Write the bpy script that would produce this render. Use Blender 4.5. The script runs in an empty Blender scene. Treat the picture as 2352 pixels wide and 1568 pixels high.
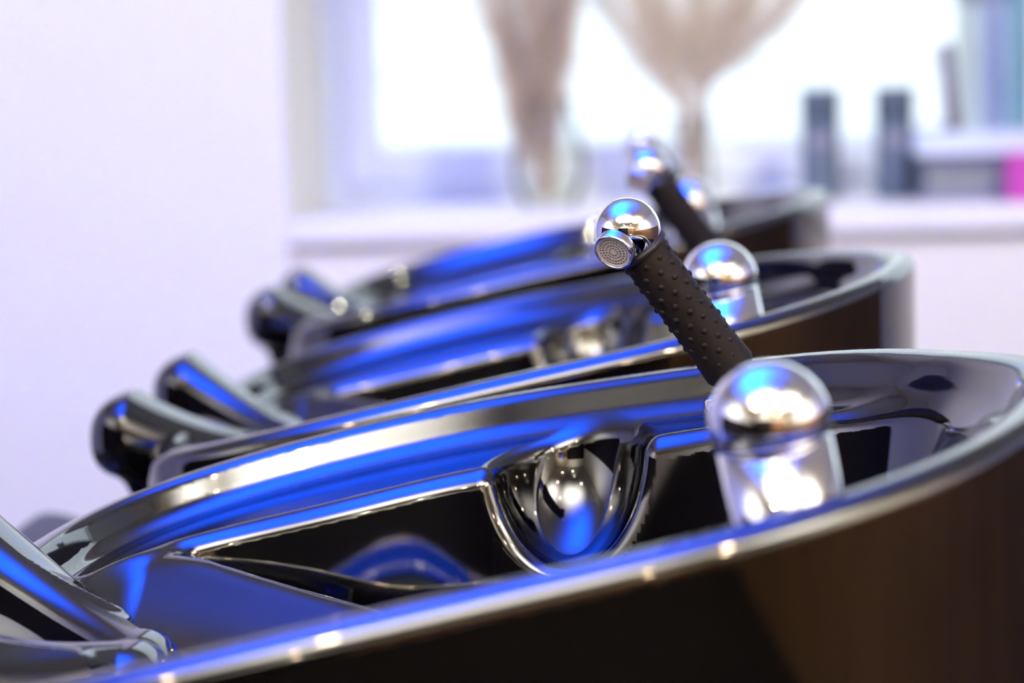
import bpy, bmesh, math, random
import numpy as np
from mathutils import Vector, Matrix

S = bpy.context.scene
COL = S.collection
random.seed(7)
PI = math.pi

# ------------------------------------------------------------------ camera
F = 2352 * 85 / 36            # focal length in pixels
def cam_matrix(vp=(1475, 130), roll=1.1):
    v = np.array([(vp[0]-1176)/F, -(vp[1]-784)/F, -1.0]); v /= np.linalg.norm(v)
    r = math.radians(roll)
    z0 = np.array([-math.sin(r), math.cos(r), 0.0])
    z = z0 - v*(z0 @ v); z /= np.linalg.norm(z)
    return np.array([np.cross(v, z), v, z])
MC = cam_matrix()
CAM = np.array([0.0, 0.0, 1.10])
def unp(px, py, Y):
    d = MC @ np.array([(px-1176)/F, -(py-784)/F, -1.0])
    return Vector(CAM + d*(Y/d[1]))
def c2w(x, y, z):
    return Vector(MC @ np.array([x, y, z])).normalized()

cd = bpy.data.cameras.new('camera'); cam = bpy.data.objects.new('camera', cd); COL.objects.link(cam)
m = Matrix([list(MC[i]) + [CAM[i]] for i in range(3)] + [[0, 0, 0, 1]])
cam.matrix_world = m
cd.lens = 85; cd.sensor_width = 36; cd.clip_start = 0.05
cd.dof.use_dof = True; cd.dof.focus_distance = 1.42; cd.dof.aperture_fstop = 3.9
S.camera = cam

# ------------------------------------------------------------------ world, exposure
w = bpy.data.worlds.new('sky'); S.world = w; w.use_nodes = True
bg = w.node_tree.nodes['Background']
bg.inputs[0].default_value = (0.86, 0.94, 1.0, 1); bg.inputs[1].default_value = 1.7
S.view_settings.view_transform = 'Standard'; S.view_settings.look = 'None'
S.view_settings.exposure = 0.45; S.view_settings.gamma = 1.0
S.view_settings.use_curve_mapping = False

def lamp(name, loc, to, col, power, angle=125, size=.03):
    l = bpy.data.lights.new(name, 'SPOT'); l.color = col; l.energy = power
    l.spot_size = math.radians(angle); l.spot_blend = 1.0; l.shadow_soft_size = size
    o = bpy.data.objects.new(name, l); COL.objects.link(o); o.location = loc
    o.rotation_euler = (Vector(to)-Vector(loc)).to_track_quat('-Z', 'Y').to_euler()
    return o
BLUE, WARM = (0.0, 0.070, 1.0), (1.0, 0.965, 0.88)
lamp('blue_uplight', (-0.80, 0.95, 1.70), (-0.80, 0.95, 3), BLUE, 600, 122)
lamp('blue_uplight', (-0.50, 1.95, 1.70), (-0.50, 1.95, 3), BLUE, 560, 128)
lamp('white_uplight', (-0.10, -0.55, 1.80), (-0.10, -0.55, 3), WARM, 380, 112)
lamp('white_uplight', (-0.95, -0.55, 1.80), (-0.95, -0.55, 3), WARM, 235, 105)
lamp('white_uplight', (1.65, -0.45, 1.80), (1.65, -0.45, 3), WARM, 430, 115)
lamp('wall_fill', (1.5, -2.3, 2.70), (1.4, -3.6, 0.9), (1.0, 0.80, 0.58), 260, 110)  # this and the next five: fill spots added to brighten the walls
lamp('wall_fill', (-1.9, 2.2, 2.70), (-1.1, 4.12, 0.6), (1.0, 0.94, 0.70), 140, 95)
lamp('wall_fill', (1.2, 2.4, 2.70), (0.5, 4.12, 0.7), (1.0, 0.95, 0.74), 140, 80)
lamp('wall_fill', (-0.8, -1.9, 2.70), (-0.9, -3.6, 1.9), WARM, 190, 110)
lamp('wall_fill', (1.2, 0.2, 2.70), (2.6, 0.0, 1.2), (1.0, 0.80, 0.58), 260, 110)
lamp('wall_fill', (-1.6, 0.3, 2.70), (-3.0, 0.2, 1.4), WARM, 200, 110)
SPOT = ((1.0, 0.72, 0.45), 240.0)

# ------------------------------------------------------------------ materials
def mat(name, base, rough=0.5, metal=0.0, ior=1.5, emit=None, noise=None, coat=0.0, bump=None, trans=0.0):
    mt = bpy.data.materials.new(name); mt.use_nodes = True
    nt = mt.node_tree; b = nt.nodes['Principled BSDF']
    b.inputs['Base Color'].default_value = (*base, 1); b.inputs['Roughness'].default_value = rough
    b.inputs['Metallic'].default_value = metal; b.inputs['IOR'].default_value = ior
    b.inputs['Coat Weight'].default_value = coat
    b.inputs['Transmission Weight'].default_value = trans
    if emit:
        b.inputs['Emission Color'].default_value = (*emit[0], 1); b.inputs['Emission Strength'].default_value = emit[1]
    if noise or bump:
        tc = nt.nodes.new('ShaderNodeTexCoord')
    if noise:
        c2, sc = noise
        n = nt.nodes.new('ShaderNodeTexNoise'); n.inputs['Scale'].default_value = sc; n.inputs['Detail'].default_value = 4
        r = nt.nodes.new('ShaderNodeMix'); r.data_type = 'RGBA'
        r.inputs[6].default_value = (*base, 1); r.inputs[7].default_value = (*c2, 1)
        nt.links.new(tc.outputs['Object'], n.inputs['Vector']); nt.links.new(n.outputs['Fac'], r.inputs[0])
        nt.links.new(r.outputs[2], b.inputs['Base Color'])
    if bump:
        sc, st = bump
        n = nt.nodes.new('ShaderNodeTexNoise'); n.inputs['Scale'].default_value = sc; n.inputs['Detail'].default_value = 3
        bp = nt.nodes.new('ShaderNodeBump'); bp.inputs['Strength'].default_value = st; bp.inputs['Distance'].default_value = 0.002
        nt.links.new(tc.outputs['Object'], n.inputs['Vector']); nt.links.new(n.outputs['Fac'], bp.inputs['Height'])
        nt.links.new(bp.outputs['Normal'], b.inputs['Normal'])
    return mt

M = {}
M['glaze'] = mat('black_glaze', (0.0010, 0.0010, 0.0012), 0.045, ior=2.1, noise=((0.0016, 0.0016, 0.002), 30))
M['chrome'] = mat('chrome', (0.93, 0.93, 0.95), 0.03, 1.0, noise=((0.90, 0.90, 0.92), 20))
M['rubber'] = mat('black_rubber', (0.012, 0.0085, 0.006), 0.65, ior=1.35, noise=((0.016, 0.0115, 0.008), 120))
M['nozzle'] = mat('nozzle_plastic', (0.78, 0.71, 0.62), 0.45, noise=((0.72, 0.66, 0.58), 200))
M['dark'] = mat('dark_plastic', (0.012, 0.010, 0.010), 0.5, noise=((0.02, 0.017, 0.016), 60))
M['wall'] = mat('wall_paint', (0.84, 0.84, 0.75), 0.9, noise=((0.82, 0.82, 0.73), 3), bump=(180, 0.15))
M['cream'] = mat('cream_paint', (0.86, 0.84, 0.72), 0.9, noise=((0.84, 0.82, 0.70), 3))
M['sill'] = mat('sill_white', (0.86, 0.86, 0.80), 0.45, noise=((0.84, 0.84, 0.78), 6))
M['frame'] = mat('window_frame_white', (0.74, 0.81, 0.82), 0.4, noise=((0.72, 0.79, 0.80), 5))
M['ceiling'] = mat('ceiling_paint', (0.85, 0.83, 0.80), 0.9, noise=((0.83, 0.81, 0.78), 3))
M['floor'] = mat('floor_dark_vinyl', (0.008, 0.007, 0.006), 0.85, ior=1.2, noise=((0.012, 0.010, 0.009), 4))
M['wood'] = mat('wood_brown', (0.24, 0.125, 0.045), 0.55, noise=((0.08, 0.04, 0.018), 2.5))
M['added_clad'] = mat('added_dark_cladding', (0.006, 0.005, 0.005), 0.7, ior=1.2, noise=((0.014, 0.011, 0.009), 1.2))  # for unseen wall panels added so the glaze reflects something dark
M['leather'] = mat('black_leather', (0.02, 0.019, 0.022), 0.45, noise=((0.028, 0.026, 0.03), 80), bump=(400, 0.3))
M['steel'] = mat('steel', (0.55, 0.55, 0.57), 0.3, 1.0, noise=((0.5, 0.5, 0.52), 40))
M['bottle'] = mat('bottle_charcoal', (0.085, 0.13, 0.17), 0.4, noise=((0.095, 0.14, 0.18), 30))
M['bottle_cap'] = mat('bottle_cap_charcoal', (0.075, 0.105, 0.135), 0.5, noise=((0.08, 0.115, 0.145), 30))
M['bottle_label'] = mat('bottle_print', (0.24, 0.23, 0.28), 0.6, noise=((0.2, 0.2, 0.24), 60))
M['plume'] = mat('dried_plume', (0.78, 0.69, 0.54), 0.9, noise=((0.86, 0.79, 0.66), 15))
M['plume2'] = mat('dried_plume_pale', (0.90, 0.84, 0.68), 0.9, noise=((0.93, 0.88, 0.76), 15))
M['stem'] = mat('dried_stem', (0.52, 0.38, 0.24), 0.8, noise=((0.42, 0.30, 0.18), 30))
M['magenta'] = mat('magenta_card', (0.50, 0.05, 0.36), 0.5, noise=((0.45, 0.045, 0.32), 20))
M['greybox'] = mat('grey_lavender_card', (0.17, 0.18, 0.25), 0.6, noise=((0.20, 0.21, 0.27), 20))
M['greybox2'] = mat('grey_green_card', (0.25, 0.27, 0.25), 0.6, noise=((0.22, 0.24, 0.23), 20))
M['tray'] = mat('pale_tray', (0.66, 0.76, 0.82), 0.4, noise=((0.62, 0.72, 0.79), 10))
M['purple'] = mat('dark_purple_card', (0.07, 0.03, 0.12), 0.5, noise=((0.10, 0.03, 0.10), 20))
M['teal'] = mat('teal_edge', (0.10, 0.28, 0.32), 0.4, noise=((0.13, 0.32, 0.36), 10))
M['palepink'] = mat('pale_pink_card', (0.80, 0.70, 0.74), 0.6, noise=((0.77, 0.68, 0.73), 10))
M['facade'] = mat('facade_white', (0.88, 0.89, 0.90), 0.9, noise=((0.84, 0.86, 0.88), 2))
M['spot'] = mat('spot_bulb', (0.8, 0.8, 0.8), 0.6, emit=SPOT)

for k in ('plume', 'plume2'):
    nt = M[k].node_tree; b = nt.nodes['Principled BSDF']; out = nt.nodes['Material Output']
    tl = nt.nodes.new('ShaderNodeBsdfTranslucent'); mx = nt.nodes.new('ShaderNodeMixShader'); mx.inputs[0].default_value = .5
    nt.links.new(b.inputs['Base Color'].links[0].from_socket, tl.inputs['Color'])
    nt.links.new(b.outputs[0], mx.inputs[1]); nt.links.new(tl.outputs[0], mx.inputs[2]); nt.links.new(mx.outputs[0], out.inputs['Surface'])
def glass_mat(name, tint, fac):
    mt = bpy.data.materials.new(name); mt.use_nodes = True; nt = mt.node_tree
    for n in list(nt.nodes): nt.nodes.remove(n)
    out = nt.nodes.new('ShaderNodeOutputMaterial'); mx = nt.nodes.new('ShaderNodeMixShader')
    tr = nt.nodes.new('ShaderNodeBsdfTransparent'); gl = nt.nodes.new('ShaderNodeBsdfGlossy')
    fr = nt.nodes.new('ShaderNodeFresnel'); fr.inputs['IOR'].default_value = fac
    tr.inputs['Color'].default_value = (*tint, 1); gl.inputs['Roughness'].default_value = 0.02
    nt.links.new(fr.outputs[0], mx.inputs[0]); nt.links.new(tr.outputs[0], mx.inputs[1]); nt.links.new(gl.outputs[0], mx.inputs[2])
    nt.links.new(mx.outputs[0], out.inputs['Surface'])
    return mt
M['pane'] = glass_mat('window_glass', (0.97, 0.985, 1.0), 1.35)
M['vase'] = glass_mat('vase_glass', (0.96, 0.97, 0.975), 1.15)
M['clear'] = glass_mat('clear_plastic', (0.90, 0.95, 0.96), 1.35)

# ------------------------------------------------------------------ helpers
def obj(name, bm, material, parent=None, smooth=False, loc=None):
    me = bpy.data.meshes.new(name)
    if smooth:
        for f in bm.faces: f.smooth = True
    bm.to_mesh(me); bm.free()
    me.materials.append(material)
    o = bpy.data.objects.new(name, me); COL.objects.link(o)
    if parent is not None: o.parent = parent
    if loc is not None: o.location = loc
    return o
def thing(name, label, cat, loc=(0, 0, 0), group=None):
    o = bpy.data.objects.new(name, None); COL.objects.link(o); o.location = loc
    o.empty_display_size = 0.05
    o['label'] = label; o['category'] = cat
    if group: o['group'] = group
    return o
def tag(o, label, cat, group=None):
    o['label'] = label; o['category'] = cat
    if group: o['group'] = group
    return o
def struct(o, label=None):
    o['kind'] = 'structure'
    if label: o['label'] = label; 
    return o
def box(bm, x0, x1, y0, y1, z0, z1, bevel=0.0, seg=2):
    vs = [bm.verts.new((x, y, z)) for z in (z0, z1) for y in (y0, y1) for x in (x0, x1)]
    fs = [(0, 2, 3, 1), (4, 5, 7, 6), (0, 1, 5, 4), (2, 6, 7, 3), (0, 4, 6, 2), (1, 3, 7, 5)]
    nf = [bm.faces.new([vs[i] for i in f]) for f in fs]
    if bevel > 0:
        es = list({e for f in nf for e in f.edges})
        bmesh.ops.bevel(bm, geom=es, offset=bevel, segments=seg, profile=0.5, affect='EDGES')
    return bm
def BM(): return bmesh.new()
def lathe(bm, prof, n=48, axis=None, origin=(0, 0, 0), cap=True):
    """prof: list of (r, h); revolve about axis (unit Vector) through origin."""
    ax = Vector(axis or (0, 0, 1)).normalized(); o = Vector(origin)
    t = ax.orthogonal().normalized(); b = ax.cross(t)
    rings = []
    for r, h in prof:
        if r < 1e-6: rings.append([bm.verts.new(o + ax*h)])
        else: rings.append([bm.verts.new(o + ax*h + t*(r*math.cos(2*PI*i/n)) + b*(r*math.sin(2*PI*i/n))) for i in range(n)])
    for a, c in zip(rings[:-1], rings[1:]):
        for i in range(n):
            j = (i+1) % n
            q = [a[i % len(a)], a[j % len(a)], c[j % len(c)], c[i % len(c)]]
            u = []
            for v in q:
                if v not in u: u.append(v)
            if len(u) > 2: bm.faces.new(u)
    if cap:
        for rg, rev in ((rings[0], True), (rings[-1], False)):
            if len(rg) > 2: bm.faces.new(rg[::-1] if rev else rg)
    return bm
def tube(bm, pts, rad, n=8):
    pts = [Vector(p) for p in pts]
    rings = []
    for i, p in enumerate(pts):
        d = (pts[min(i+1, len(pts)-1)] - pts[max(i-1, 0)]).normalized()
        t = d.cross(Vector((0.31, 0.9, 0.17))).normalized(); b = d.cross(t)
        r = rad[i] if isinstance(rad, (list, tuple)) else rad
        rings.append([bm.verts.new(p + t*(r*math.cos(2*PI*k/n)) + b*(r*math.sin(2*PI*k/n))) for k in range(n)])
    for a, c in zip(rings[:-1], rings[1:]):
        for k in range(n): bm.faces.new((a[k], a[(k+1) % n], c[(k+1) % n], c[k]))
    bm.faces.new(rings[0][::-1]); bm.faces.new(rings[-1])
    return bm

# ------------------------------------------------------------------ smooth solid modelling (distance fields -> mesh)
def rmax(a, b, r): return np.minimum(np.maximum(a, b), -r) + np.hypot(np.maximum(a+r, 0), np.maximum(b+r, 0))
def rmin(a, b, r): return -rmax(-a, -b, r)
def sstep(a, b, t):
    t = np.clip((t-a)/(b-a), 0, 1); return t*t*(3-2*t)
class Plan:
    """closed star-shaped outline given near side (y<0) then far side, as a Fourier series of radius"""
    def __init__(s, pts, cx, n=10):
        p = np.array(pts+pts[:1], float); P = []
        for a, b in zip(p[:-1], p[1:]):
            for t in np.linspace(0, 1, 30, endpoint=False): P.append(a+(b-a)*t)
        P = np.array(P); P = sum(np.roll(P, k, 0) for k in range(-12, 13))/25
        th = np.arctan2(P[:, 1], P[:, 0]-cx); r = np.hypot(P[:, 0]-cx, P[:, 1])
        o = np.argsort(th); th, r = th[o], r[o]
        tt = np.linspace(-PI, PI, 720, endpoint=False)
        rr = np.interp(tt, np.r_[th-2*PI, th, th+2*PI], np.r_[r, r, r])
        k = np.arange(n); A = np.hstack([np.cos(np.outer(tt, k)), np.sin(np.outer(tt, k[1:]))])
        c = np.linalg.lstsq(A, rr, rcond=None)[0]
        s.c = c[:n]; s.s = np.r_[0, c[n:]]; s.cx = cx; s.n = n
    def d(s, x, y):
        dx = x-s.cx; th = np.arctan2(y, dx); rho = np.hypot(dx, y)+1e-6
        c1 = np.cos(th); s1 = np.sin(th)
        r = np.zeros_like(th)+s.c[0]; dr = np.zeros_like(th)
        ck, sk = np.ones_like(th), np.zeros_like(th)
        for k in range(1, s.n):
            ck, sk = ck*c1-sk*s1, sk*c1+ck*s1
            r = r+s.c[k]*ck+s.s[k]*sk; dr = dr+k*(s.s[k]*ck-s.c[k]*sk)
        return (rho-r)/np.sqrt(1+(dr/np.maximum(r, 1e-3))**2)
def surface_net(fn, lo, hi, h):
    ax = [np.arange(lo[i], hi[i]+h, h, dtype=np.float32) for i in range(3)]
    X, Y = np.meshgrid(ax[0], ax[1], indexing='ij')
    f = np.empty((len(ax[0]), len(ax[1]), len(ax[2])), np.float32)
    for k0 in range(0, len(ax[2]), 16):
        zz = ax[2][k0:k0+16]
        f[:, :, k0:k0+16] = fn(X[:, :, None], Y[:, :, None], zz[None, None, :])
    ins = f < 0
    nx, ny, nz = f.shape
    cnt = np.zeros((nx-1, ny-1, nz-1), np.int8)
    for a in (0, 1):
        for b in (0, 1):
            for c in (0, 1): cnt += ins[a:nx-1+a, b:ny-1+b, c:nz-1+c]
    act = np.argwhere((cnt > 0) & (cnt < 8))
    idx = -np.ones(cnt.shape, np.int64); idx[tuple(act.T)] = np.arange(len(act))
    acc = np.zeros((len(act), 3)); num = np.zeros(len(act))
    I, J, K = act.T
    for axis in range(3):
        o1, o2 = [q for q in range(3) if q != axis]
        for a in (0, 1):
            for b in (0, 1):
                p = np.zeros(3, int); p[o1] = a; p[o2] = b
                q = p.copy(); q[axis] = 1
                f0 = f[I+p[0], J+p[1], K+p[2]].astype(float); f1 = f[I+q[0], J+q[1], K+q[2]].astype(float)
                mk = (f0 < 0) != (f1 < 0)
                t = np.where(mk, f0/np.where(f0 == f1, 1, f0-f1), 0)
                pos = np.tile(p.astype(float), (len(act), 1)); pos[:, axis] += t
                acc[mk] += pos[mk]; num[mk] += 1
    V = (act + acc/num[:, None])*h + np.array(lo)
    Q = []
    for axis in range(3):
        o1, o2 = (axis+1) % 3, (axis+2) % 3
        sl0 = [slice(None)]*3; sl1 = [slice(None)]*3
        sl0[axis] = slice(0, -1); sl1[axis] = slice(1, None)
        a, b = ins[tuple(sl0)], ins[tuple(sl1)]
        for sgn, mk in ((1, a & ~b), (-1, ~a & b)):
            e = np.argwhere(mk)
            ok = (e[:, o1] > 0) & (e[:, o2] > 0) & (e[:, o1] < cnt.shape[o1]) & (e[:, o2] < cnt.shape[o2]); e = e[ok]
            def cell(d1, d2):
                c = e.copy(); c[:, o1] += d1; c[:, o2] += d2; return idx[tuple(c.T)]
            q = [cell(-1, -1), cell(0, -1), cell(0, 0), cell(-1, 0)]
            if sgn < 0: q = q[::-1]
            Q.append(np.stack(q, 1))
    Q = np.concatenate(Q)
    def grad(P, e=4e-4):
        g = np.empty_like(P)
        for i in range(3):
            d = np.zeros(3); d[i] = e
            g[:, i] = (fn(*(P+d).T)-fn(*(P-d).T))/(2*e)
        return g
    for it in range(3):
        g = grad(V); v = fn(*V.T)
        st = -(v/np.maximum((g*g).sum(1), 0.2))[:, None]*g
        L = np.linalg.norm(st, axis=1, keepdims=True); st *= np.minimum(1, h*0.6/np.maximum(L, 1e-9))
        V = V+st
    g = grad(V, 8e-4); N = g/np.maximum(np.linalg.norm(g, axis=1, keepdims=True), 1e-9)
    return V, Q, N
def solid(name, fn, lo, hi, h, material, parent):
    V, Q, N = surface_net(fn, lo, hi, h)
    me = bpy.data.meshes.new(name)
    me.vertices.add(len(V)); me.vertices.foreach_set('co', V.astype(np.float32).ravel())
    me.loops.add(Q.size); me.loops.foreach_set('vertex_index', Q.astype(np.int32).ravel())
    me.polygons.add(len(Q)); me.polygons.foreach_set('loop_start', np.arange(0, Q.size, 4, dtype=np.int32))
    me.polygons.foreach_set('use_smooth', np.ones(len(Q), bool))
    me.update(calc_edges=True); me.validate()
    me.normals_split_custom_set_from_vertices(N.astype(np.float32))
    me.materials.append(material)
    o = bpy.data.objects.new(name, me); COL.objects.link(o); o.parent = parent
    return o

# ------------------------------------------------------------------ the room
YW, YF, YU = 4.12, 4.62, 4.135          # front of far wall, window plane, wall under the sill
XL, XR, YR, ZC = -3.0, 2.6, -3.6, 2.75
X0 = unp(655, 300, YW).x               # left edge of the window niche
ZS = unp(1885, 460, 4.40).z            # top of the sill
def rbox(name, *a, m='wall', bevel=0.0, parent=None):
    o = obj(name, box(BM(), *a, bevel=bevel), M[m], parent)
    if parent is None: o['kind'] = 'structure'
    return o
rbox('floor', XL, XR, YR, 4.9, -0.05, 0.0, m='floor')
rbox('ceiling', XL, XR, YR, 4.9, ZC, ZC+0.05, m='ceiling')
rbox('wall_left', XL-0.08, XL, YR, YW, 0, ZC)
rbox('wall_right', XR, XR+0.08, YR, 4.9, 0, ZC)
rbox('wall_far', XL-0.08, X0, YW, 4.9, 0, ZC)
rbox('wall_recess', X0, XR, YU, YU+0.12, 0, ZS-0.045, m='cream')
rbox('trim_1', X0, XR, YW-0.005, YF+0.06, ZS-0.043, ZS, m='sill', bevel=0.006)
# window in the niche
ZF = ZS + 0.004
win = bpy.data.objects.new('window_1', None); COL.objects.link(win); win.location = (X0, YF, ZS); win['kind'] = 'structure'
def wpart(name, bm, m):
    o = obj(name, bm, M[m], win); o.location = (-X0, -YF, -ZS); return o
bm = BM(); fw = 0.055
box(bm, X0, X0+fw, YF, YF+0.07, ZS, ZC-0.15, .004); box(bm, X0+fw, XR, YF+.002, YF+0.07, ZS, ZS+0.045, .004)
box(bm, X0+fw, XR, YF+.002, YF+0.07, ZC-0.25, ZC-0.15, .004)
wpart('window_frame', bm, 'frame')
bm = BM(); a = X0+fw-0.012
box(bm, a, a+0.062, YF-0.018, YF+0.05, ZS+0.035, ZC-0.23, .006); box(bm, a+.062, XR, YF-0.016, YF+0.05, ZS+0.035, ZS+0.100, .006)
wpart('sash', bm, 'frame')
wpart('glass_pane', box(BM(), a+0.05, XR, YF+0.012, YF+0.018, ZS+0.09, ZC-0.24), 'pane')
rbox('wall_lintel', X0, XR, YF-0.02, 4.9, ZC-0.15, ZC)
# neighbouring facade outside
bm = BM()
for k in range(16):
    z = 0.3+k*0.26
    vs = [bm.verts.new(p) for p in ((-7, 9.0, z), (9, 9.0, z), (9, 9.05, z+0.26), (-7, 9.05, z+0.26))]
    bm.faces.new(vs)
    vs = [bm.verts.new(p) for p in ((-7, 9.05, z), (9, 9.05, z), (9, 9.0, z), (-7, 9.0, z))]
    bm.faces.new(vs)
box(bm, -7, 9, 9.06, 9.3, 0, 4.6)
o = obj('exterior_facade', bm, M['facade']); o['kind'] = 'structure'
rbox('ground', -12, 12, 4.9, 12, -0.15, -0.05, m='facade')
# rear of the room; unseen cladding, wood panels and door added for the reflections
rbox('wall_rear', XL, XR, YR-0.1, YR, 0, ZC, m='cream')
rbox('added_trim_6', XL, XL+.03, YR+.03, 1.9, 0, 1.45, m='added_clad')
rbox('added_trim_2', XL, 0.2, YR, YR+0.03, 0, 2.2, m='added_clad')
rbox('added_trim_3', 1.8, XR, YR, YR+0.03, 0, 2.05, m='wood')
rbox('added_trim_4', XR-.03, XR, YR+.03, 3.9, 0, 1.25, m='wood')
rbox('added_trim_5', 0.2, 0.75, YR, YR+0.03, 0, 2.05, m='wood')
bm = BM(); box(bm, 0.75, 1.75, YR, YR+0.05, 0, 2.15, .01)
for z0, z1 in ((0.15, 0.95), (1.1, 2.0)): box(bm, 0.87, 1.63, YR+.05, YR+0.065, z0, z1, .006)
d1 = obj('added_door_1', bm, M['wood']); d1['kind'] = 'structure'  # unseen door, added to give the basins a brown reflection

# ------------------------------------------------------------------ lamps
for i, (x, y) in enumerate(((-0.55, -0.35), (0.75, -0.3), (-1.5, -1.2), (1.3, -1.4), (0.9, -2.6), (-0.7, -2.8))):
    t = thing('ceiling_spotlight', 'small round warm ceiling spotlight', 'spotlight', (x, y, ZC), 'warm ceiling spotlights')
    obj('housing', lathe(BM(), [(0.050, -0.012), (0.058, -0.012), (0.058, 0.0)], 24, cap=False), M['steel'], t)
    obj('bulb', lathe(BM(), [(0.0, -0.046), (0.025, -0.043), (0.046, -0.028), (0.048, -0.005)], 24), M['spot'], t)

# ------------------------------------------------------------------ wash basins
OUT = Plan([(-.385, 0), (-.385, -.1), (-.381, -.18), (-.367, -.24), (-.335, -.288), (-.27, -.317), (-.19, -.325), (-.1, -.317), (.03, -.298), (.1, -.265), (.155, -.212), (.19, -.145), (.211, -.07),
            (.216, -.02), (.200, .045), (.157, .145), (.111, .21), (.031, .265), (-.085, .318), (-.19, .326), (-.27, .316), (-.335, .283), (-.367, .23), (-.381, .17), (-.385, .1)], -.1, 13)
BWL = Plan([(-.355, 0), (-.353, -.1), (-.345, -.15), (-.32, -.19), (-.2, -.205), (-.1, -.205), (0, -.175), (.06, -.135), (.12, -.105), (.158, -.06), (.176, -.01),
            (.168, .045), (.14, .098), (.1, .135), (.03, .175), (-.1, .207), (-.2, .207), (-.32, .192), (-.345, .15), (-.353, .1)], -.1)
ZRIM, TILT = 0.900, 0.19
ct = 1/math.sqrt(1+TILT**2)
def rim_z(x): return ZRIM+TILT*x-.15*np.minimum(x+.10, 0)**2
def deck_drop(do): return .027+.05*np.clip(-do-.04, 0, .12)
def body_sdf(x, y, z):
    zr = rim_z(x); do = OUT.d(x, y); up = (z-zr)*ct
    b = rmax(do+0*z, up, .011)
    b = rmax(b, 0.60-z, .02)
    dk = rmax((do+.022+.45*(zr-z))/1.097, (zr-deck_drop(do)-z)*ct, .011)
    b = rmax(b, -dk, .005)
    bowl = rmax((BWL.d(x, y)+.16*(zr-z))/1.013, .665-z, .05)
    xl = -.070-1.30*np.sqrt(y*y+.018**2)+.0234
    zch = .765+.037*np.clip(1-(xl-x)/.15, 0, 1.15)**2+.55*y*y+.042*sstep(-.305, -.36, x)
    ch = rmax((x-xl)*.61, (z-zch)*.9, .022)
    bowl = rmax(bowl, -ch, .012)
    b = rmax(b, -bowl, .011)
    qx, qy, qz = (x+.051), (y-.195), (z-.868)
    rx, ry, rz = .048, .060, .078
    k0 = np.sqrt((qx/rx)**2+(qy/ry)**2+(qz/rz)**2)+1e-6; k1 = np.sqrt((qx/rx**2)**2+(qy/ry**2)**2+(qz/rz**2)**2)+1e-6
    b = rmax(b, -(k0*(k0-1)/k1), .010)
    nc = rmax(np.hypot(y, z-.90)-.135, x+.335, .02)
    b = rmax(b, -nc, .012)
    return b
def rcone(x, y, z, a, b, r1, r2):
    ba = np.array(b)-np.array(a); L2 = ba @ ba
    t = np.clip(((x-a[0])*ba[0]+(y-a[1])*ba[1]+(z-a[2])*ba[2])/L2, 0, 1)
    t = t*t*(3-2*t)*.3+t*.7
    return np.sqrt((x-a[0]-t*ba[0])**2+(y-a[1]-t*ba[1])**2+(z-a[2]-t*ba[2])**2)-(r1+(r2-r1)*t)
def neck_sdf(x, y, z):
    ya = np.abs(y)
    u = np.clip((x+.402)/.12, 0, 1); xc = -.402+.12*u
    yc = .122-.057*u-.052*u*u; zc = .817-.080*u+.034*u*u
    pn = (np.abs((ya-yc)/1.28)**2.8+np.abs(z-zc)**2.8+1e-9)**(1/2.8)
    arm = np.sqrt(pn**2+(x-xc)**2)-(.034-.009*u)
    t = np.clip((x+.43)/.17, 0, 1)
    wy = .128-.10*t
    zt = .82-.032*t - (.055-.035*t)*np.clip(1-(ya/wy)**2, 0, 1)
    slab = rmax(np.abs(z-zt+.016)-.016, np.maximum(ya-wy, np.maximum(x+.300, -.418-x)), .01)*.8
    return rmin(arm, slab, .016)

basin_src = thing('wash_basin', '', 'wash basin')
solid('bowl', body_sdf, (-.40, -.345, .585), (.225, .345, .965), .0026, M['glaze'], basin_src)
solid('neck_rest', neck_sdf, (-.45, -.18, .73), (-.235, .18, .87), .0024, M['glaze'], basin_src)
# mixer tap: a tilted chrome cylinder with a domed cap
def deck_at(p): return float(rim_z(p.x)-deck_drop(OUT.d(np.array([p.x]), np.array([p.y]))[0]))
nrm = Vector((-TILT, 0, 1)).normalized(); R = .0283
dome = unp(1768, 970, 1.085) - Vector((0, 1.265, 0))
HB = (dome.z-deck_at(dome))/nrm.z+.004
base = dome-nrm*HB
tap = obj('mixer_tap', lathe(BM(), [(.0285, 0), (.0285, .008), (.0262, .012), (.0262, HB-.010)], 64, nrm, base), M['chrome'], basin_src, True)
cap = [(R-.0015, HB-.0085), (R, HB-.0065), (R, HB)]+[(R*math.cos(a), HB+R*math.sin(a)) for a in np.linspace(.05, PI/2, 20)]
cap[-1] = (0, HB+R)
obj('tap_cap', lathe(BM(), cap, 64, nrm, base), M['chrome'], tap, True)
# holder of the hand shower on the far deck
hp = unp(1672, 905, 1.465)-Vector((0, 1.265, 0)); hb = deck_at(hp)-.003
obj('shower_holder', lathe(BM(), [(.0172, hb-hp.z), (.0165, -.006), (.0150, -.001), (.0135, 0), (.0115, -.001), (.0115, -.006), (0, -.006)], 40, nrm, hp), M['chrome'], basin_src, True)
obj('drain', lathe(BM(), [(.03, 0), (.03, .004), (.024, .006), (.0, .005)], 40, (0, 0, 1), (-.05, 0, .6648)), M['chrome'], basin_src, True)
bm = BM(); lathe(bm, [(.16, 0.0), (.15, .02), (.10, .05), (.085, .35), (.10, .55), (.15, .615)], 48, origin=(-.06, 0, 0))
obj('pedestal', bm, M['dark'], basin_src, True)

# ------------------------------------------------------------------ hand shower (built round its ball at the origin)
ball1 = unp(1441, 530, 1.41); foot1 = unp(1681, 851, 1.435)
ax = (ball1-foot1); GL = ax.length; ax.normalize()
RB = 77*1.41/F
shower_src = thing('hand_shower', '', 'hand shower')
fn = c2w(-.41, -.61, .67)
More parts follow.
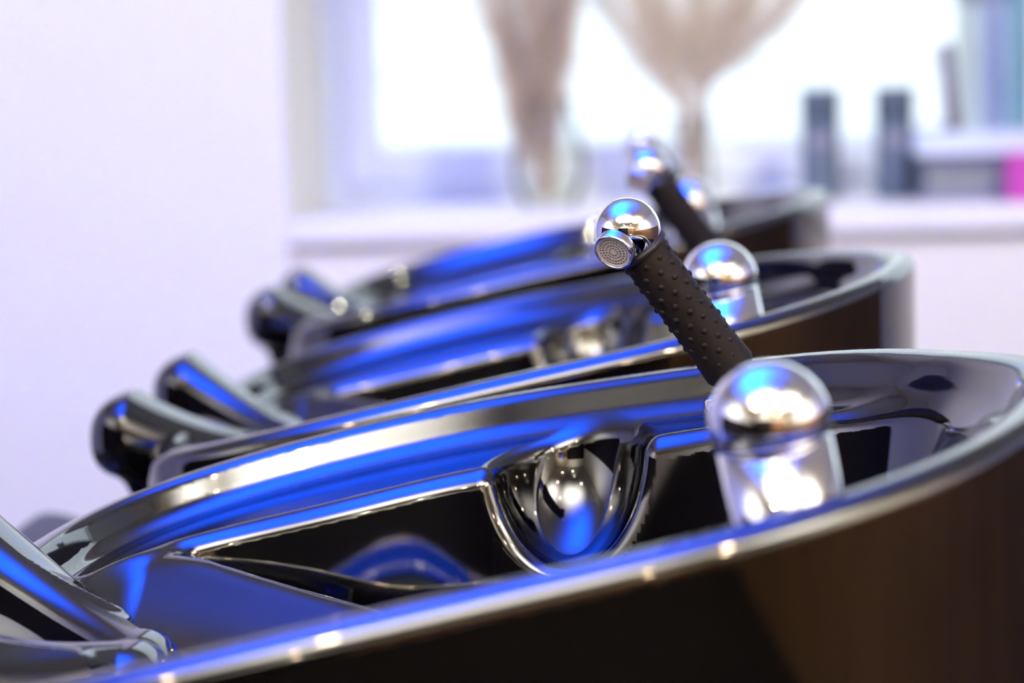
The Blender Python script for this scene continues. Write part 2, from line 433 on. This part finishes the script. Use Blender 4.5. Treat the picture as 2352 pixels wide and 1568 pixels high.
# ball
bm = BM(); bmesh.ops.create_uvsphere(bm, u_segments=64, v_segments=40, radius=RB)
obj('shower_head', bm, M['chrome'], shower_src, True)
head = shower_src.children[0] if shower_src.children else None
rn = .60*RB
o = obj('nozzle_ring', lathe(BM(), [(rn*.98, RB*.55), (rn*1.02, RB*.92), (rn*1.04, RB*1.06), (rn*1.0, RB*1.13), (rn*.93, RB*1.15), (rn*.88, RB*1.13), (rn*.86, RB*1.06)], 56, fn, cap=False), M['chrome'], shower_src, True)
bm = BM(); lathe(bm, [(0, RB*1.02), (rn*.88, RB*1.02), (rn*.88, RB*1.01)], 48, fn, cap=False)
bk = obj('nozzle_backing', bm, M['dark'], o)
# perforated insert: concentric rings and spokes
bm = BM()
def ring(r0, r1, h0, h1): lathe(bm, [(r0, h0), (r0, h1), (r1, h1), (r1, h0)], 48, fn, cap=False)
h0, h1 = RB*1.05, RB*1.095
RR = (.13, .30, .47, .64, .80)
for r in RR: ring(rn*(r-.030), rn*(r+.030), h0, h1)
ring(rn*.80, rn*.885, h0, h1+RB*.02)
ring(.00005, rn*.045, h0, h1)
tt = fn.orthogonal().normalized(); bb = fn.cross(tt)
def spoke(ang, r0, r1, wd):
    d = tt*math.cos(ang)+bb*math.sin(ang); s = fn.cross(d)*wd
    vs = [bm.verts.new(d*r+s*q+fn*h) for h in (h0, h1*.999) for r, q in ((r0, -1), (r1, -1), (r1, 1), (r0, 1))]
    bm.faces.new(vs[4:])
    for i in range(4): bm.faces.new((vs[i], vs[(i+1) % 4], vs[4+(i+1) % 4], vs[4+i]))
for k, n in enumerate((8, 10, 16, 22, 28)):
    r0 = 0 if k == 0 else RR[k-1]
    for i in range(n): spoke(2*PI*(i+.5*(k % 2))/n, rn*r0, rn*RR[k], rn*.020)
obj('nozzle_insert', bm, M['nozzle'], o)
# collar and grip
g0 = -ax  # from ball to foot
obj('collar', lathe(BM(), [(RB*.60, RB*.62), (RB*.84, RB*.60), (RB*.88, RB*.70), (RB*.80, RB*.80)], 48, g0, cap=False), M['dark'], shower_src, True)
GR = 58*1.42/F
bm = BM()
prof = [(RB*.62, RB*.66), (GR*.97, RB*.70), (GR*1.0, RB*.78), (GR*.985, GL*.45), (GR*1.0, GL*.8), (GR*1.07, GL*.94), (GR*1.08, GL*.975), (GR*1.0, GL*1.0), (GR*.6, GL*1.005), (0, GL*1.005)]
lathe(bm, prof, 48, g0)
t1 = g0.orthogonal().normalized(); t2 = g0.cross(t1)
n_rows = 12; L0, L1 = RB*1.05, GL*.95
for r in range(n_rows):
    h = L0+(L1-L0)*r/(n_rows-1)
    for k in range(9):
        a = 2*PI*(k+.5*(r % 2))/9
        p = g0*h+(t1*math.cos(a)+t2*math.sin(a))*GR*.985
        d = (t1*math.cos(a)+t2*math.sin(a))
        lathe(bm, [(.0020, -.0004), (.0018, .0004), (.0012, .0009), (.0006, .0011), (0, .0012)], 12, d, p, cap=False)
obj('grip', bm, M['rubber'], shower_src, True)
obj('hose_fitting', lathe(BM(), [(.0098, GL*1.0), (.0098, GL+.012), (.0085, GL+.014), (.0085, GL+.022)], 40, (Vector(g0)).normalized(), cap=True), M['chrome'], shower_src, True)

# ------------------------------------------------------------------ copies
def copy_tree(o, parent=None):
    c = o.copy(); COL.objects.link(c)
    if parent is not None: c.parent = parent
    for ch in list(o.children): copy_tree(ch, c)
    return c
spots = [(0.0, 1.265, 0.0), (0.0, 1.975, 0.0), (-0.007, 2.76, 0.008)]
bl = ['glossy black wash basin nearest in front, its bowl open to view',
      'glossy black wash basin between the front basin and the one by the window',
      'glossy black wash basin last in the row, nearest the window sill']
for i, p in enumerate(spots):
    b = basin_src if i == 0 else copy_tree(basin_src)
    b.location = p; tag(b, bl[i], 'wash basin', 'row of black wash basins')
hs = [ball1, unp(1488, 388, 2.15), unp(1474, 326, 2.92)]
hl = ['hand shower in sharp focus with chrome ball and studded black grip, on the front basin',
      'blurred hand shower with chrome ball and black grip on the middle basin',
      'hand shower farthest back, only its small chrome ball showing, on the last basin']
for i, p in enumerate(hs):
    h = shower_src if i == 0 else copy_tree(shower_src)
    h.location = p; tag(h, hl[i], 'hand shower', 'hand showers on the wash basins')

# ------------------------------------------------------------------ chair at the middle basin
ch = thing('salon_chair', 'black padded wash chair with only its back top showing below the middle basin', 'chair', (-.75, 1.985, 0))
def slab(bm, p0, p1, th, y0, y1):
    d = (Vector(p1)-Vector(p0)); L = d.length; d.normalize(); n = Vector((-d.z, 0, d.x))
    b2 = box(BM(), 0, L, y0, y1, -th/2, th/2, .03, 5)
    mtx = Matrix((( d.x, 0, n.x, p0[0]), (0, 1, 0, 0), (d.z, 0, n.z, p0[2]), (0, 0, 0, 1)))
    bmesh.ops.transform(b2, matrix=mtx, verts=b2.verts)
    me = bpy.data.meshes.new('tmp'); b2.to_mesh(me); b2.free(); bm.from_mesh(me); bpy.data.meshes.remove(me)
    return bm
obj('backrest', slab(BM(), (.13, 0, .38), (.225, 0, .680), .12, -.25, .25), M['leather'], ch, True)
obj('seat', slab(BM(), (-.50, 0, .42), (.10, 0, .40), .12, -.27, .27), M['leather'], ch, True)
for s in (-1, 1):
    obj('armrest', box(BM(), -.58, -.05, s*.31-.035, s*.31+.035, .56, .61, .02, 4), M['leather'], ch, True)
    for x in (-.52, -.12): obj('leg', box(BM(), x-.02, x+.02, s*.31-.02, s*.31+.02, 0, .565, .004), M['steel'], ch)

# ------------------------------------------------------------------ things on the sill
def at(px, Y): return unp(px, 460, Y).x
for i, (px, lab) in enumerate(((1886, 'dark charcoal hair spray bottle on the sill, the one nearer the dried grasses'), (2056, 'dark charcoal hair spray bottle on the sill, the one beside the stacked boxes'))):
    t = thing('spray_bottle', lab, 'bottle', (at(px, 4.40), 4.40, ZS+.0005), 'dark bottles on the window sill')
    rb = .0345
    obj('body', lathe(BM(), [(rb*.92, 0), (rb, .003), (rb, .138), (rb*.98, .140)], 40), M['bottle'], t, True)
    obj('cap', lathe(BM(), [(rb*.97, .140), (rb*1.02, .142), (rb*1.02, .199), (rb*1.0, .2005), (0, .2005)], 40), M['bottle_cap'], t, True)
    for pn, z0, z1, a0, a1 in (('label', .095, .122, -.75, .55), ('text_line', .082, .089, -.6, .4), ('text_line', .05, .055, -.5, .3), ('text_line', .042, .046, -.5, .2)):
        n = 10; bm = BM()
        lo = [bm.verts.new(((rb+.0004)*math.sin(a0+(a1-a0)*k/n), -(rb+.0004)*math.cos(a0+(a1-a0)*k/n), z0)) for k in range(n+1)]
        hi = [bm.verts.new((v.co.x, v.co.y, z1)) for v in lo]
        for k in range(n): bm.faces.new((lo[k], lo[k+1], hi[k+1], hi[k]))
        obj(pn, bm, M['bottle_label'], t)

def plume(base, tip, spread, n, L, r):
    """a feathery seed head: fine bent hairs round a curved core"""
    bm = BM(); base, tip = Vector(base), Vector(tip); d = (tip-base)
    for i in range(n):
        t = random.random()**.8
        p = base+d*t
        a = random.uniform(0, 2*PI); e = random.uniform(.25, .9)
        s = spread*math.sin(PI*min(t*.9+.12, 1))**.7
        out = (Vector((math.cos(a), math.sin(a), 0))*s+d.normalized()*L*random.uniform(.5, 1.1))
        q = p+out*.55+Vector((0, 0, .01)); u = p+out+Vector((math.cos(a), math.sin(a), -1))*L*.18
        sd = out.cross(Vector((random.uniform(-1, 1), random.uniform(-1, 1), .3))).normalized()*r
        v = [bm.verts.new(x) for x in (p-sd, p+sd, q+sd*1.1, q-sd*1.1, u)]
        bm.faces.new(v[:4]); bm.faces.new((v[3], v[2], v[4]))
    return bm
def bouquet(px, Y, label, stems, m, vlabel, vase_prof):
    x = at(px, Y)
    v = tag(obj('glass_vase', lathe(BM(), vase_prof, 48, cap=False), M['vase'], None, True, (x, Y, ZS+.0005)), vlabel, 'vase', 'glass vases on the window sill')
    t = thing('dried_grass_bouquet', label, 'dried grasses', (x, Y, ZS+.02), 'dried grasses in vases')
    for (bx, by, hx, hy, h0, h1, sp, n) in stems:
        pb = Vector((bx, by, h0)); pt = Vector((hx, hy, h1))
        po = plume(pb, pt, sp, n, .05, .0011)
        o = obj('plume', po, M[m], t)
        st = BM(); foot = Vector((bx*.15, by*.15, -.01)); tube(st, [foot, pb*.5+foot*.5+Vector((0, 0, .0)), pb, pb+(pt-pb)*.8], .0018, 6)
        obj('stem', st, M['stem'], o)
    return t
random.seed(3)
vp1 = [(.045, 0), (.052, .004), (.066, .05), (.068, .09), (.055, .14), (.043, .17), (.045, .195), (.042, .195), (.040, .17), (.052, .14), (.064, .09), (.062, .05), (.048, .008), (0, .008)]
vp2 = [(.030, 0), (.034, .004), (.036, .06), (.030, .12), (.034, .155), (.032, .155), (.027, .12), (.032, .06), (.030, .008), (0, .008)]
s1 = []
for k in range(15):
    f = k/14-.5; lowp = k % 3 == 0
    s1.append((f*.07-.01, random.uniform(-.02, .02), f*(.10 if lowp else .19)-.03+random.uniform(-.02, .02), random.uniform(-.05, .05), random.uniform(.02, .06) if lowp else random.uniform(.12, .2), random.uniform(.22, .30) if lowp else random.uniform(.38, .50), .034, 420))
bouquet(1262, 4.42, 'beige dried grass bunch in the wide glass vase nearer the window frame', s1, 'plume', 'wide bulbous glass vase holding the narrow grass bunch', vp1)
s2 = []
for k in range(13):
    f = (k/12-.43)
    s2.append((f*.06, random.uniform(-.02, .02), f*.40+random.uniform(-.03, .03), random.uniform(-.06, .06), random.uniform(.13, .2), .45-.22*abs(f)+random.uniform(-.06, .06), .042, 430))
bouquet(1592, 4.42, 'pale fan of dried pampas grass in the slim glass vase behind the showers', s2, 'plume2', 'slim glass vase holding the fan of pampas grass', vp2)

# stacked boxes and packages on the right of the sill
xa = at(2105, 4.40); H0 = ZS+.0005
tag(obj('storage_box', box(BM(), xa, xa+.30, 4.30, 4.52, H0, H0+.022, .002), M['greybox']), 'flat grey lavender box at the bottom of the stack on the sill', 'box', 'stacked boxes on the sill')
tag(obj('storage_box', box(BM(), xa+.008, xa+.29, 4.305, 4.51, H0+.0225, H0+.052, .002), M['greybox2']), 'flat grey green box second in the stack on the sill', 'box', 'stacked boxes on the sill')
tag(obj('storage_box', box(BM(), xa+.003, xa+.30, 4.30, 4.52, H0+.0525, H0+.080, .002), M['greybox']), 'flat grey lavender box third in the stack, under the pale tray', 'box', 'stacked boxes on the sill')
xm = at(2308, 4.27)
tag(obj('magenta_box', box(BM(), xm, xm+.09, 4.235, 4.275, H0, H0+.085, .003), M['magenta']), 'bright magenta box standing in front of the stacked boxes', 'box')
bm = BM(); z = H0+.0805
box(bm, xa-.012, xa+.32, 4.28, 4.54, z, z+.006, .002)
for q in ((xa-.012, xa+.32, 4.28, 4.286), (xa-.012, xa+.32, 4.534, 4.54), (xa-.012, xa-.006, 4.286, 4.534), (xa+.314, xa+.32, 4.286, 4.534)): box(bm, *q, z+.004, z+.042)
tag(obj('tray', bm, M['tray']), 'pale blue shallow tray lying on top of the stacked boxes', 'tray')
# upright packages on the tray
zt = z+.0065
xb = at(2200, 4.42)
bm = BM(); box(bm, xb, xb+.125, 4.37, 4.47, zt+.012, zt+.32, .004)
cb = obj('clear_box', bm, M['clear']); tag(cb, 'tall clear pale teal packaging box standing on the tray', 'box')
obj('base_card', box(BM(), xb+.002, xb+.123, 4.372, 4.468, zt, zt+.0115, .001), M['palepink'], cb)
obj('back_card', box(BM(), xb+.004, xb+.121, 4.462, 4.466, zt+.016, zt+.30), M['tray'], cb)
obj('fold_strip', box(BM(), xb+.086, xb+.112, 4.364, 4.3695, zt+.012, zt+.32, .001), M['teal'], cb)
xp = at(2182, 4.40)
bm = BM(); box(bm, -.007, .007, -.05, .05, 0, .19, .001)
pb = obj('slim_box', bm, M['purple'], None, False, (xp+.006, 4.40, zt+.001)); pb.rotation_euler = (0, math.radians(-4), 0)
tag(pb, 'slim dark purple box leaning on edge beside the clear packaging', 'box')
